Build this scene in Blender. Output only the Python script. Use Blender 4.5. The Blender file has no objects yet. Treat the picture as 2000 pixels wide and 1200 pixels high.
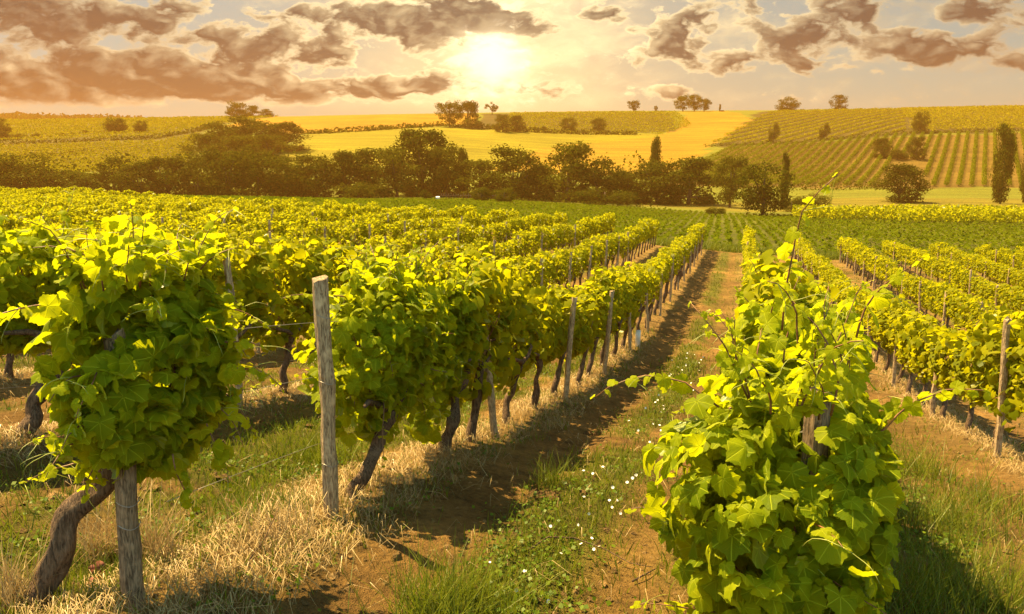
import bpy, math, random
import numpy as np
from math import radians as R, pi, sin, cos, tan, atan2
rng = np.random.default_rng(7)
SC = bpy.context.scene
COL = SC.collection

# ------------------------------------------------------------------ camera
PITCH = math.atan(220/1500)
F = 1500.0
cam = bpy.data.cameras.new('camera'); cam_o = bpy.data.objects.new('camera', cam); COL.objects.link(cam_o)
cam.sensor_fit = 'HORIZONTAL'; cam.sensor_width = 36; cam.lens = 36*F/2000
cam.clip_start = 0.05; cam.clip_end = 6000
cam_o.location = (0, 0, 0); cam_o.rotation_euler = (pi/2-PITCH, 0, 0)
SC.camera = cam_o

# ------------------------------------------------------------------ exposure
VS = SC.view_settings
VS.view_transform = 'Standard'; VS.look = 'None'; VS.gamma = 1; VS.use_curve_mapping = False
VS.exposure = 1.9

# ------------------------------------------------------------------ sun and sky
SUN_AZ, SUN_EL = -56, 61            # degrees: left of the view direction, above the horizon
sd = np.array([sin(R(SUN_AZ))*cos(R(SUN_EL)), cos(R(SUN_AZ))*cos(R(SUN_EL)), sin(R(SUN_EL))])
sl = bpy.data.lights.new('sun', 'SUN'); sl.energy = 5.0; sl.angle = R(0.5); sl.color = (1, .76, .35)
so = bpy.data.objects.new('sun', sl); COL.objects.link(so)
from mathutils import Vector
so.rotation_euler = Vector(sd).to_track_quat('Z', 'Y').to_euler()


class X:
    """a socket with arithmetic"""
    def __init__(s, t, k): s.t, s.k = t, k
    def op(s, o, b=None, c=None):
        n = s.t.nodes.new('ShaderNodeMath'); n.operation = o
        for i, v in enumerate((s, b, c)):
            if v is None: continue
            if isinstance(v, X): s.t.links.new(v.k, n.inputs[i])
            else: n.inputs[i].default_value = v
        return X(s.t, n.outputs[0])
    def __add__(s, o): return s.op('ADD', o)
    __radd__ = __add__
    def __sub__(s, o): return s.op('SUBTRACT', o)
    def __mul__(s, o): return s.op('MULTIPLY', o)
    __rmul__ = __mul__
    def __truediv__(s, o): return s.op('DIVIDE', o)
    def neg(s): return s.op('MULTIPLY', -1.0)
    def sat(s):
        r = s.op('ADD', 0.0); r.k.node.use_clamp = True; return r
    def ramp(s, a, b, lo=0., hi=1.):
        n = s.t.nodes.new('ShaderNodeMapRange'); n.interpolation_type = 'SMOOTHSTEP'
        s.t.links.new(s.k, n.inputs[0])
        for i, v in zip((1, 2, 3, 4), (a, b, lo, hi)): n.inputs[i].default_value = v
        return X(s.t, n.outputs[0])


def node(t, typ, inp=(), **kw):
    n = t.nodes.new(typ)
    for k, v in kw.items(): setattr(n, k, v)
    for k, v in dict(inp).items():
        if isinstance(v, X): t.links.new(v.k, n.inputs[k])
        elif hasattr(v, 'is_output'): t.links.new(v, n.inputs[k])
        else: n.inputs[k].default_value = v
    return n


def mixc(t, f, a, b, mode='MIX'):
    n = node(t, 'ShaderNodeMix', data_type='RGBA', blend_type=mode)
    for i, v in zip((0, 6, 7), (f, a, b)):
        if isinstance(v, X): t.links.new(v.k, n.inputs[i])
        elif isinstance(v, tuple): n.inputs[i].default_value = v+(1,) if len(v) == 3 else v
        else: n.inputs[i].default_value = v
    return X(t, n.outputs[2])


def combine(t, x, y, z):
    return X(t, node(t, 'ShaderNodeCombineXYZ', {0: x, 1: y, 2: z}).outputs[0])


def noise(t, vec, scale, detail=4, rough=.5, dist=0.):
    n = node(t, 'ShaderNodeTexNoise', {'Scale': scale, 'Detail': detail, 'Roughness': rough, 'Distortion': dist})
    if vec is not None: t.links.new(vec.k, n.inputs['Vector'])
    return X(t, n.outputs[0])


def ray(px, py):
    a, k = (px-1000)/F, (600-py)/F
    d = np.array([a, cos(PITCH)+k*sin(PITCH), -sin(PITCH)+k*cos(PITCH)])
    return d
def UV(px, py):
    d = ray(px, py); return d[0]/d[1], d[2]/d[1]


W = bpy.data.worlds.new('World'); SC.world = W; W.use_nodes = True
T = W.node_tree; T.nodes.clear()
tc = node(T, 'ShaderNodeTexCoord')
sp = node(T, 'ShaderNodeSeparateXYZ', {0: tc.outputs['Generated']})
dx, dy, dz = (X(T, sp.outputs[i]) for i in range(3))
den = dy.op('MAXIMUM', .22)
U, V = dx/den, dz/den
su, sv = UV(968, 128)
du, dv = U-su, V-sv
r2 = du*du + dv*dv*.9
rs = r2.op('SQRT')
# cloud field: broad masses plus several octaves of noise, flattened towards the horizon
pu, pv = U, V*2.0
warp = noise(T, combine(T, pu, pv, 4.2), 16.0, 4) - .5
P1 = combine(T, pu*1.0 + warp*.03, pv + warp*.05, 1.7)
n1 = noise(T, P1, 13.0, 7, .54, .0)
n1s = noise(T, P1, 13.0, 2.5, .5, .0)
inv = (rs + .05).op('POWER', -1.0)
P2 = combine(T, pu + warp*.03 - du*inv*.010, pv + warp*.05 - dv*inv*.020 + .008, 1.7)
n2 = noise(T, P2, 13.0, 2.5, .5, .0)
nb = noise(T, combine(T, pu, pv, 9.1), 3.2, 3, .5)
BLOBS = [  # px, py, radius across, radius up, weight: where the photograph has its cloud masses
    (40, 15, 320, 64, .70), (90, 150, 400, 56, .98), (250, 100, 200, 40, .30), (330, 168, 200, 32, .55), (420, 50, 240, 50, .18), (885, 36, 150, 52, 1.25),
    (520, 110, 120, 44, .40), (600, 85, 110, 40, .3), (640, 180, 110, 24, .40), (790, 165, 140, 24, .60), (1010, 172, 60, 12, .3), (1180, 170, 110, 20, .42),
    (1260, 85, 150, 36, .45), (1400, 40, 130, 30, .36), (1600, 92, 150, 40, .62), (1700, 60, 90, 40, .42), (1850, 95, 90, 28, .60),
    (1900, 28, 110, 18, .60), (1560, 15, 110, 20, .2), (1985, 110, 60, 26, .45), (1350, 135, 140, 24, .34), (1310, 176, 40, 16, .55),
    (680, 20, 150, 30, .22), (1130, 20, 120, 30, .1), (620, 20, 200, 30, .12), (720, 110, 90, 30, -.25), (1080, 60, 90, 60, -.3), (1480, 150, 60, 40, -.2), (1800, 160, 300, 22, -.3)]
nf = noise(T, P1, 46.0, 4, .6, .0)
rg = r2*((n1-.5)*5.0 + (nf-.5)*3.0 + 1.0).op('MAXIMUM', .25)
glow1 = (rg*(-1/.0013)).op('EXPONENT')     # brightness round the place where the sun stands behind the cloud
glow2 = (r2*((n1-.5)*2.0+1.0)*(-1/.017)).op('EXPONENT')
glow3 = (r2*(-1/.12)).op('EXPONENT')
den_c = (n1-.5)*3.4 + (nb-.5)*1.2 + (nf-.5)*1.0 - .16
for bx, by, ra, rb, w in BLOBS:
    u0, v0 = UV(bx, by)
    a = (U-u0)*(F/ra); b = (V-v0)*(F/rb)
    den_c = den_c + ((a*a+b*b)*-1.1).op('EXPONENT')*w
hor = V.ramp(.100, .126)                   # thin out just above the ridge
den_c = den_c*hor - (hor*-1.0+1.0)*.1
alpha = den_c.ramp(.0, .19)
thick = (den_c + (nf-.5)*.25 + (n1s-.5)*.4).ramp(.08, .52)
lit = ((n1s-n2)*4.5 + (n1-n1s)*1.6 + (nf-.5)*1.3 + .10).sat()
sky = node(T, 'ShaderNodeTexSky', sky_type='NISHITA', sun_disc=False, sun_elevation=R(SUN_EL), sun_rotation=R(SUN_AZ),
           altitude=100, air_density=1.0, dust_density=3.0, ozone_density=1.0)
S = 10.0                                     # colours below are given for strength 1 and scaled to the Background strength of 0.1
def c(r, g, b, k=1.): return (r*S*k, g*S*k, b*S*k)
EXPF = .25                                   # exposure compensation
tint = mixc(T, V.ramp(.10, .34), c(.24, .46, .42, EXPF), c(.03, .26, .40, EXPF))
clear = mixc(T, .88, X(T, sky.outputs[0]), tint)
clear = mixc(T, glow3*.40, clear, c(1.0, .80, .46, EXPF))
clear = mixc(T, glow2*.75, clear, c(1.5, 1.25, .75, EXPF))
dark = mixc(T, glow3*.75, c(.001, .055, .10, EXPF), c(.08, .15, .17, EXPF))
rim = mixc(T, (glow3*.85+lit*.40).sat(), c(.46, .50, .42, EXPF), c(1.7, 1.5, .95, EXPF))
cl = mixc(T, (thick*(lit*-.75+1.0)).sat(), rim, dark)
wisp = ((noise(T, combine(T, pu*.8+warp*.05, pv+warp*.05, 6.3), 11.0, 6, .62)-.5)*3.0 + (nf-.5)*.6 + (nb-.5)*1.0).ramp(-.25, .6)*hor
clear = mixc(T, wisp*.75, clear, rim)
col = mixc(T, (alpha*(glow1*-.9+1.0)).sat(), clear, cl)
col = mixc(T, (glow1*1.0).sat(), col, c(2.6, 2.3, 1.6, EXPF))
col = mixc(T, V.ramp(-.02, .0), c(.20, .17, .06, EXPF), col)
back_fill = dy.ramp(.15, -.35, 1., 3.2)         # unseen sky behind the camera, brightened to add warm fill light
col = mixc(T, 1.0, col, combine(T, back_fill, back_fill*.97, back_fill*.86), 'MULTIPLY')
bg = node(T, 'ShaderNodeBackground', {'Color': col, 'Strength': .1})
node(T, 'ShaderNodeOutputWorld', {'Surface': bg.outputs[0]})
SC.cycles.use_denoising = True
SC.cycles.max_bounces = 8; SC.cycles.transparent_max_bounces = 8
SC.cycles.diffuse_bounces = 5; SC.cycles.transmission_bounces = 6; SC.cycles.volume_bounces = 0

# ------------------------------------------------------------------ mesh helpers
class MB:
    def __init__(s): s.v, s.f, s.var, s.uv, s.n, s.col = [], [], [], [], 0, []
    def add(s, v, f, var=0.5, uv=None, col=None):
        v = np.asarray(v, float).reshape(-1, 3)
        s.v.append(v)
        for fa in (f if isinstance(f, list) else [f]):
            s.f.append(np.asarray(fa, int)+s.n)
        s.var.append(np.broadcast_to(np.asarray(var, float), (len(v),)))
        s.uv.append(np.zeros((len(v), 2)) if uv is None else uv)
        if col is not None: s.col.append(col)
        s.n += len(v)
        return s
    def mesh(s, name, mat, smooth=True):
        m = bpy.data.meshes.new(name)
        V = np.concatenate(s.v)
        li = np.concatenate([f.ravel() for f in s.f]); lt = np.concatenate([np.full(len(f), f.shape[1]) for f in s.f])
        m.vertices.add(len(V)); m.vertices.foreach_set('co', V.ravel().astype(np.float32))
        m.loops.add(len(li)); m.loops.foreach_set('vertex_index', li.astype(np.int32))
        m.polygons.add(len(lt)); m.polygons.foreach_set('loop_start', (np.cumsum(lt)-lt).astype(np.int32))
        m.polygons.foreach_set('loop_total', lt.astype(np.int32))
        m.polygons.foreach_set('use_smooth', np.full(len(lt), smooth))
        m.update(calc_edges=True)
        a = m.attributes.new('var', 'FLOAT', 'POINT'); a.data.foreach_set('value', np.concatenate(s.var).astype(np.float32))
        uv = np.concatenate(s.uv)
        if np.any(uv):
            l = m.attributes.new('leafuv', 'FLOAT2', 'POINT'); l.data.foreach_set('vector', uv.ravel().astype(np.float32))
        if s.col:
            cc = np.concatenate(s.col); cc = np.c_[cc, np.ones(len(cc))]
            a = m.attributes.new('tint', 'FLOAT_COLOR', 'POINT'); a.data.foreach_set('color', cc.ravel().astype(np.float32))
        m.materials.append(mat)
        return m
    def build(s, name, mat, parent=None, smooth=True, loc=None):
        return link(name, s.mesh(name, mat, smooth), parent, loc)

def link(name, data, parent=None, loc=None, rz=0., sc=None):
    o = bpy.data.objects.new(name, data); COL.objects.link(o)
    if parent is not None: o.parent = parent
    if loc is not None: o.location = loc
    o.rotation_euler = (0, 0, rz)
    if sc is not None: o.scale = sc
    return o

def tag(o, label=None, cat=None, group=None, kind=None):
    for k, v in (('label', label), ('category', cat), ('group', group), ('kind', kind)):
        if v: o[k] = v
    return o

def norm(a): return a/np.maximum(np.linalg.norm(a, axis=-1, keepdims=True), 1e-9)

def frames(nrm, tip):
    n = norm(nrm); t = norm(tip - n*np.sum(tip*n, -1, keepdims=True)); x = np.cross(t, n)
    return np.stack([x, t, n], -1)            # columns

def scatter(mb, tmpl, P, Rm, S, var, uvscale=True):
    tv, tf, tuv = tmpl
    S = np.asarray(S, float)
    if S.ndim == 1: S = np.repeat(S[:, None], 3, 1)
    v = np.einsum('nij,nkj->nki', Rm, tv[None]*S[:, None, :]) + P[:, None, :]
    N, k = len(P), len(tv)
    f = [(fa[None]+(np.arange(N)*k)[:, None, None]).reshape(-1, fa.shape[1]) for fa in tf]
    mb.add(v.reshape(-1, 3), f, np.repeat(var, k), np.tile(tuv, (N, 1)))

def tube(mb, pts, rad, n=6, var=.5, cap=True):
    pts = np.asarray(pts, float); m = len(pts); rad = np.broadcast_to(np.asarray(rad, float), (m,))
    d = norm(np.gradient(pts, axis=0))
    ref = np.where(np.abs(d[:, 2:3]) > .9, np.array([[1., 0, 0]]), np.array([[0, 0, 1.]]))
    if np.abs(d[:, 2]).mean() > .7: ref = np.tile(np.array([[1., 0, 0]]), (m, 1))
    a = norm(np.cross(d, ref)); b = np.cross(d, a)
    th = np.arange(n)*2*pi/n
    v = pts[:, None] + rad[:, None, None]*(a[:, None]*np.cos(th)[None, :, None] + b[:, None]*np.sin(th)[None, :, None])
    i, j = np.meshgrid(np.arange(m-1), np.arange(n), indexing='ij'); i, j = i.ravel(), j.ravel()
    q = np.c_[i*n+j, i*n+(j+1) % n, (i+1)*n+(j+1) % n, (i+1)*n+j]
    fs = [q]
    if cap: fs += [np.arange(n)[None, ::-1], np.arange(n)[None]+(m-1)*n]
    mb.add(v.reshape(-1, 3), fs, var)
    return mb

def vnoise(x, y, s, seed=0):
    x, y = np.asarray(x, float)/s, np.asarray(y, float)/s
    xi, yi = np.floor(x).astype(np.int64), np.floor(y).astype(np.int64)
    fx, fy = x-xi, y-yi; fx = fx*fx*(3-2*fx); fy = fy*fy*(3-2*fy)
    def h(a, b):
        k = (a*374761393 + b*668265263 + seed*974634777) & 0x7fffffff
        k = ((k ^ (k >> 13))*1274126177) & 0x7fffffff
        return ((k ^ (k >> 16)) & 0xffff)/65535.
    return (h(xi, yi)*(1-fx)+h(xi+1, yi)*fx)*(1-fy)+(h(xi, yi+1)*(1-fx)+h(xi+1, yi+1)*fx)*fy
def fbm(x, y, s, seed=0, o=3):
    return sum(vnoise(x, y, s/2**k, seed+k)*.5**k for k in range(o))/sum(.5**k for k in range(o))
def sstep(a, b, x):
    t = np.clip((np.asarray(x, float)-a)/(b-a), 0, 1); return t*t*(3-2*t)

# ------------------------------------------------------------------ terrain height
ROWX, ROWS, RSP = -2.3, .3, 2.6              # row line left of the path: x = ROWX + ROWS*y; rows RSP apart
def pslopes(xs, Y):
    d = np.diff(Y, axis=0)/np.diff(xs)[:, None]
    m = np.zeros_like(Y); m[0], m[-1] = d[0], d[-1]
    with np.errstate(all='ignore'):
        hm = np.where(d[:-1]*d[1:] > 0, 2*d[:-1]*d[1:]/(d[:-1]+d[1:]), 0)
    m[1:-1] = hm; return m
def pchip(xs, Y, xq):
    xs = np.asarray(xs, float); Y = np.asarray(Y, float); one = Y.ndim == 1
    if one: Y = Y[:, None]
    m = pslopes(xs, Y)
    xq = np.clip(xq, xs[0], xs[-1]); i = np.clip(np.searchsorted(xs, xq, 'right')-1, 0, len(xs)-2)
    h = xs[i+1]-xs[i]; t = (xq-xs[i])/h
    t, h = t[:, None], h[:, None]
    r = (2*t**3-3*t**2+1)*Y[i]+(t**3-2*t**2+t)*h*m[i]+(-2*t**3+3*t**2)*Y[i+1]+(t**3-t**2)*h*m[i+1]
    return r[:, 0] if one else r
GX = [-15, 0, 3, 4.2, 6.5, 9.3, 12.4, 20, 30, 43, 60, 100]
GD = [.6, 1.35, 1.64, 1.78, 2.15, 2.57, 2.92, 3.24, 3.24, 3.10, 3.18, 3.3]
ST = [40, 60, 80, 110, 150, 185, 220, 280, 340, 420, 500, 610, 740, 900]
COLS = {  # column in the photograph: height of the ground there at each of the distances ST
    -900: [425, 400, 384, 390, 392, 352, 330, 280, 256, 240, 243, 262, 230, 250],
    0:    [440, 405, 384, 390, 392, 350, 326, 276, 254, 236, 240, 262, 229, 250],
    400:  [455, 408, 388, 388, 388, 345, 318, 266, 244, 231, 236, 258, 244, 258],
    800:  [468, 425, 404, 393, 386, 352, 322, 268, 244, 224, 229, 262, 262, 270],
    1200: [488, 450, 430, 412, 398, 368, 340, 290, 250, 219, 223, 255, 262, 270],
    1500: [500, 462, 440, 422, 402, 372, 342, 282, 246, 217, 221, 255, 262, 270],
    1750: [510, 472, 448, 421, 396, 372, 330, 262, 232, 213, 217, 250, 262, 270],
    2000: [520, 480, 452, 420, 398, 374, 330, 258, 230, 209, 213, 250, 262, 270],
    2900: [540, 492, 456, 420, 398, 374, 330, 258, 228, 205, 210, 250, 262, 270]}
cu = np.array([(k-1000)/F for k in COLS])
def zr(py):
    k = (600-np.asarray(py, float))/F
    return (-sin(PITCH)+k*cos(PITCH))/(cos(PITCH)+k*sin(PITCH))
YT = np.arange(40, 901, 1.)
TAB = np.stack([pchip(ST, zr(v)*np.array(ST), YT) for v in COLS.values()])     # columns x distances
TABM = pslopes(cu, TAB)
def far_h(x, y):
    y = np.clip(y, 40, 900); u = np.clip(x/y*np.cos(PITCH), cu[0], cu[-1])
    j = np.clip(np.searchsorted(YT, y, 'right')-1, 0, len(YT)-2); ty = (y-YT[j])/(YT[j+1]-YT[j])
    i = np.clip(np.searchsorted(cu, u, 'right')-1, 0, len(cu)-2); h = cu[i+1]-cu[i]; t = (u-cu[i])/h
    def g(a): return TAB[a, j]*(1-ty)+TAB[a, j+1]*ty
    def gm(a): return TABM[a, j]*(1-ty)+TABM[a, j+1]*ty
    return (2*t**3-3*t**2+1)*g(i)+(t**3-2*t**2+t)*h*gm(i)+(-2*t**3+3*t**2)*g(i+1)+(t**3-t**2)*h*gm(i+1)
def rowd(x, y):
    """metres right of the nearest row line to the left, 0..RSP"""
    return np.mod(x-(ROWX+ROWS*y), RSP)
def H(x, y, fine=True):
    x = np.asarray(x, float); y = np.asarray(y, float); sh = np.broadcast(x, y).shape
    x = np.broadcast_to(x, sh).ravel(); y = np.broadcast_to(y, sh).ravel()
    q = x-(ROWX+ROWS*y)
    n = -(pchip(GX, GD, y) + .085*17*np.tanh(q/17))
    if fine:
        d = rowd(x, y); m = np.minimum(d, RSP-d)
        w = 1-sstep(38, 50, y)
        n = n + w*(.05*np.exp(-(m/.3)**2) - .035*np.exp(-((d-.85)/.18)**2) - .035*np.exp(-((d-1.78)/.18)**2)
                   + .05*(fbm(x, y, .9, 3)-.5) + .02*(vnoise(x, y, .17, 9)-.5))
    r = np.where(y < 40, n, 0); k = y >= 40
    if k.any():
        b = sstep(42, 62, y[k]); fh = far_h(x[k], y[k]) + .5*(fbm(x[k], y[k], 30, 5)-.5)*sstep(60, 120, y[k])
        r[k] = n[k]*(1-b)+fh*b
    return r.reshape(sh)
def h1(x, y): return float(H(np.array([x]), np.array([y]))[0])
def proj(x, y, z):
    d = y*cos(PITCH)-z*sin(PITCH); u = y*sin(PITCH)+z*cos(PITCH)
    return 1000+F*x/d, 600-F*u/d
def at(px, y):
    """ground point in column px of the photograph at distance y"""
    z = -2.
    for _ in range(8):
        x = (px-1000)/F*(y*cos(PITCH)-z*sin(PITCH)); z = h1(x, y)
    return np.array([x, y, z])
def hit(px, py, y0=70., y1=520.):
    """nearest ground point seen at a pixel, between two distances"""
    ys = np.linspace(y0, y1, 700); d = ray(px, py); xs = d[0]/d[1]*ys; zs = d[2]/d[1]*ys
    k = np.where(H(xs, ys) >= zs)[0]
    i = k[0] if len(k) else int(np.argmin(np.abs(H(xs, ys)-zs)))
    return np.array([xs[i], ys[i], h1(xs[i], ys[i])])

def inpoly(px, py, poly):
    poly = np.asarray(poly, float); r = np.zeros(np.shape(px), bool); j = len(poly)-1
    for i in range(len(poly)):
        xi, yi = poly[i]; xj, yj = poly[j]
        with np.errstate(all='ignore'):
            r ^= ((yi > py) != (yj > py)) & (px < (xj-xi)*(py-yi)/(yj-yi)+xi)
        j = i
    return r
def ppoly(px, yd):      # polygon corner: column of the photograph, distance
    return ((px-1000)/F*yd, yd)

# ------------------------------------------------------------------ materials
def mat(name):
    m = bpy.data.materials.new(name); m.use_nodes = True; t = m.node_tree; t.nodes.clear()
    return m, t
def attr(t, name, out='Fac'):
    return X(t, node(t, 'ShaderNodeAttribute', attribute_name=name).outputs[out])
def out(t, sh): node(t, 'ShaderNodeOutputMaterial', {'Surface': sh})
def bump(t, h, dist, strength=1.):
    return node(t, 'ShaderNodeBump', {'Height': h, 'Distance': dist, 'Strength': strength}).outputs[0]

def leaf_material(name, old, young, trans, tfac=.42, veins=False, gloss=.10, rough=.42, ovar=.16):
    m, t = mat(name)
    v = attr(t, 'var')
    oi = X(t, node(t, 'ShaderNodeObjectInfo').outputs['Random'])
    pos = X(t, node(t, 'ShaderNodeNewGeometry').outputs['Position'])
    blotch = noise(t, pos, 55. if veins else 2.0, 3)
    f = (v + (oi-.5)*ovar + (blotch-.5)*.25).sat()
    colr = mixc(t, f, old, young)
    nrm = None
    if veins:
        uv = node(t, 'ShaderNodeSeparateXYZ', {0: attr(t, 'leafuv', 'Vector')})
        x, y = X(t, uv.outputs[0]).op('ABSOLUTE'), X(t, uv.outputs[1])
        r = (x*x+y*y).op('SQRT'); vein = None
        for ang in (0, 52, 105):
            a = R(ang); dist = (x*cos(a)-y*sin(a)).op('ABSOLUTE')
            along = (x*sin(a)+y*cos(a)).ramp(.0, .08)
            w = dist.ramp(.012, .034, 1., 0.)*along
            vein = w if vein is None else vein.op('MAXIMUM', w)
        # side veins: a fan of lines off the midrib
        side = ((y*9.0 - x*7.5).op('FRACT')-.5).op('ABSOLUTE').ramp(.0, .10, .45, 0.)
        vein = vein.op('MAXIMUM', side*r.ramp(.1, .3))
        colr = mixc(t, vein*.55, colr, tuple(min(1, 1.7*q+.02) for q in young))
        nrm = bump(t, vein*-1.0 + blotch*.5, .006, .6)
    tcol = mixc(t, f, trans, tuple(min(1., q*1.35) for q in trans))
    kw = {} if nrm is None else {'Normal': nrm}
    d = node(t, 'ShaderNodeBsdfDiffuse', {'Color': colr, **kw}); tr = node(t, 'ShaderNodeBsdfTranslucent', {'Color': tcol, **kw})
    mx = node(t, 'ShaderNodeMixShader', {0: tfac, 1: d.outputs[0], 2: tr.outputs[0]})
    if gloss:
        fr = node(t, 'ShaderNodeFresnel', {'IOR': 1.35})
        gl = node(t, 'ShaderNodeBsdfGlossy', {'Color': (.9, .9, .9, 1), 'Roughness': rough, **kw})
        mx = node(t, 'ShaderNodeMixShader', {0: X(t, fr.outputs[0])*(gloss*5)+gloss*.05, 1: mx.outputs[0], 2: gl.outputs[0]})
    out(t, mx.outputs[0]); return m

M_LEAF = leaf_material('vine_leaf', (.080, .125, .003), (.33, .35, .006), (.48, .50, .004), .52, True, gloss=.012, rough=.45)
M_LEAFB = leaf_material('vine_leaf_plain', (.084, .114, .003), (.35, .32, .005), (.47, .44, .003), .48, gloss=.010, rough=.5)
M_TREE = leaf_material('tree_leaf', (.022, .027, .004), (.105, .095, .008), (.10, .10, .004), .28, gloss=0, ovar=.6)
M_HEDGE = leaf_material('hill_vine_leaf', (.18, .16, .004), (.37, .30, .006), (.28, .24, .003), .30, gloss=0)
M_STRIP = leaf_material('valley_vine_leaf', (.065, .09, .003), (.17, .18, .005), (.15, .17, .003), .30, gloss=0)
M_CROP = leaf_material('crop_leaf', (.055, .080, .003), (.13, .14, .005), (.12, .15, .003), .3, gloss=0)
M_GRASS = leaf_material('grass_blade', (.060, .090, .005), (.18, .18, .012), (.16, .19, .006), .35, gloss=.05)
M_CLOVER = leaf_material('weed_leaf', (.055, .10, .005), (.14, .18, .008), (.13, .19, .005), .3, gloss=.05)
M_DRY = leaf_material('dry_grass', (.20, .12, .045), (.50, .36, .17), (.3, .2, .08), .2, gloss=.05)

def bark_material(name, a, b, sx=1., bs=.012):
    m, t = mat(name)
    p = X(t, node(t, 'ShaderNodeTexCoord').outputs['Object'])
    mp = X(t, node(t, 'ShaderNodeMapping', {0: p, 'Scale': (1, 1, .16)}).outputs[0])
    n = noise(t, mp, 85*sx, 6, .62, .6); n2_ = noise(t, p, 9*sx, 3)
    crack = n.ramp(.30, .66)
    colr = mixc(t, crack, a, b); colr = mixc(t, n2_.ramp(.5, .75)*.5, colr, tuple(q*1.6 for q in b))
    bs_ = node(t, 'ShaderNodeBsdfPrincipled', {'Base Color': colr, 'Roughness': .9, 'Specular IOR Level': .2,
               'Normal': bump(t, n*.9+n2_*.4, bs, 1.)})
    out(t, bs_.outputs[0]); return m
M_BARK = bark_material('vine_bark', (.035, .02, .012), (.19, .115, .07), 1.3, .02)
M_POST = bark_material('weathered_wood', (.06, .038, .022), (.30, .20, .12), 1.5, .012)
M_PALE = bark_material('pale_split_wood', (.13, .075, .04), (.52, .37, .22), 1.5, .012)
M_TRUNK = bark_material('tree_bark', (.03, .02, .012), (.09, .06, .04), .06, .05)
def plain(name, col_, rough=.6, metal=0., nz=0.):
    m, t = mat(name)
    cc = col_+(1,)
    if nz:
        n = noise(t, X(t, node(t, 'ShaderNodeTexCoord').outputs['Object']), nz, 4)
        cc = mixc(t, n.ramp(.3, .7), tuple(q*.55 for q in col_), tuple(min(1, q*1.25) for q in col_))
    out(t, node(t, 'ShaderNodeBsdfPrincipled', {'Base Color': cc, 'Roughness': rough, 'Metallic': metal}).outputs[0]); return m
M_WIRE = plain('galvanised_wire', (.30, .27, .24), .45, .7)
M_CANE = plain('vine_shoot', (.20, .085, .03), .6, 0, 30)
M_TENDRIL = plain('green_tendril', (.34, .34, .05), .5, 0, 20)
M_FLOWER = plain('white_petal', (.85, .80, .78), .6)
M_DEAD = plain('dead_leaf', (.22, .045, .012), .7, 0, 25)
M_STRAWPOLE = plain('yellow_cane', (.55, .34, .08), .6, 0, 12)
M_WHITE = plain('white_plastic', (.8, .8, .78), .5, 0, 4)
M_TURQ = plain('turquoise_plastic', (.02, .45, .42), .5, 0, 9)

def soil_material():
    m, t = mat('soil')
    p = X(t, node(t, 'ShaderNodeNewGeometry').outputs['Position'])
    tint_ = attr(t, 'tint', 'Color')
    n = noise(t, p, 2.2, 6, .62); nf = noise(t, p, 26, 5, .65); nff = noise(t, p, 130, 3, .6)
    f = (n*.45 + nf*.4 + nff*.3)
    f = f + (noise(t, p, 7.0, 4, .6)-.5)*.35
    k = f.ramp(.34, .80, .38, 1.45)
    streak = noise(t, X(t, node(t, 'ShaderNodeMapping', {0: p, 'Rotation': (0, 0, .25), 'Scale': (.03, .35, .05)}).outputs[0]), 1.0, 5, .6)
    k = k*streak.ramp(.25, .75, .72, 1.28)
    kk = combine(t, k, k, k)
    colr = mixc(t, 1.0, tint_, kk, 'MULTIPLY')
    b = bump(t, nf*.9+nff*.4+n*.8, .07, 1.)
    out(t, node(t, 'ShaderNodeBsdfPrincipled', {'Base Color': colr, 'Roughness': .95, 'Specular IOR Level': .1, 'Normal': b}).outputs[0])
    return m
M_SOIL = soil_material()

def green_p(x, y, d_):
    n = fbm(x, y, .8, 21)
    a = np.exp(-((d_-1.34)/.29)**2) + .55*np.exp(-((d_-2.2)/.25)**2) + .3*np.exp(-((d_-.25)/.2)**2)
    q = x-(ROWX+ROWS*y); a = np.where((q > RSP*1.02) & (q < RSP*2), .75*np.exp(-((d_-.8)/.5)**2)+.12, a)       # grassy aisle right of the bushy vine
    a = np.where((q < 0) & (q > -RSP), .8*np.exp(-((d_-1.6)/.8)**2)+.2, a)
    return np.clip(a*sstep(.30, .54, n)*1.4, 0, 1)
# ------------------------------------------------------------------ ground sheet
def axis(parts):
    a = [np.arange(p, q, s) for p, q, s in parts]; return np.concatenate(a)
gx = axis([(-1000, -700, 30), (-700, -330, 12), (-330, -60, 2.5), (-60, -14, .7), (-14, -5, .2), (-5, 5, .07), (5, 14, .2), (14, 60, .7), (60, 330, 2.5), (330, 700, 12), (700, 1001, 30)])
gy = axis([(-14, 0, .5), (0, 1.8, .15), (1.8, 8, .06), (8, 14, .12), (14, 24, .25), (24, 62, .7), (62, 450, 2.5), (450, 901, 10)])
GXX, GYY = np.meshgrid(gx, gy, indexing='ij'); gxx, gyy = GXX.ravel(), GYY.ravel()
gzz = H(gxx, gyy)
gpx, gpy = proj(gxx, np.maximum(gyy, 1.), gzz)
SOIL, GRASSC, STRAW = np.array([.25, .135, .040]), np.array([.085, .10, .010]), np.array([.25, .15, .05])
tintv = np.tile(np.array([.13, .13, .012]), (len(gxx), 1))          # meadow
d = rowd(gxx, gyy); md = np.minimum(d, RSP-d)
vine = ((gyy < 46) | (inpoly(gxx, gyy, [ppoly(-900, 46), ppoly(-900, 66), ppoly(0, 66), ppoly(560, 46)]))).astype(float)
nz1 = fbm(gxx, gyy, 1.1, 21)
soilc = SOIL*(.85+.5*(fbm(gxx, gyy, .6, 33)-.5))[:, None]
green = green_p(gxx, gyy, d)
near = soilc*(1-.75*green[:, None]) + GRASSC*.75*green[:, None]
stw = (sstep(.62, .2, md+.5*(nz1-.5)))[:, None]*.7
near = near*(1-stw) + STRAW*stw
tintv = np.where(vine[:, None] > 0, near, tintv)
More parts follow.
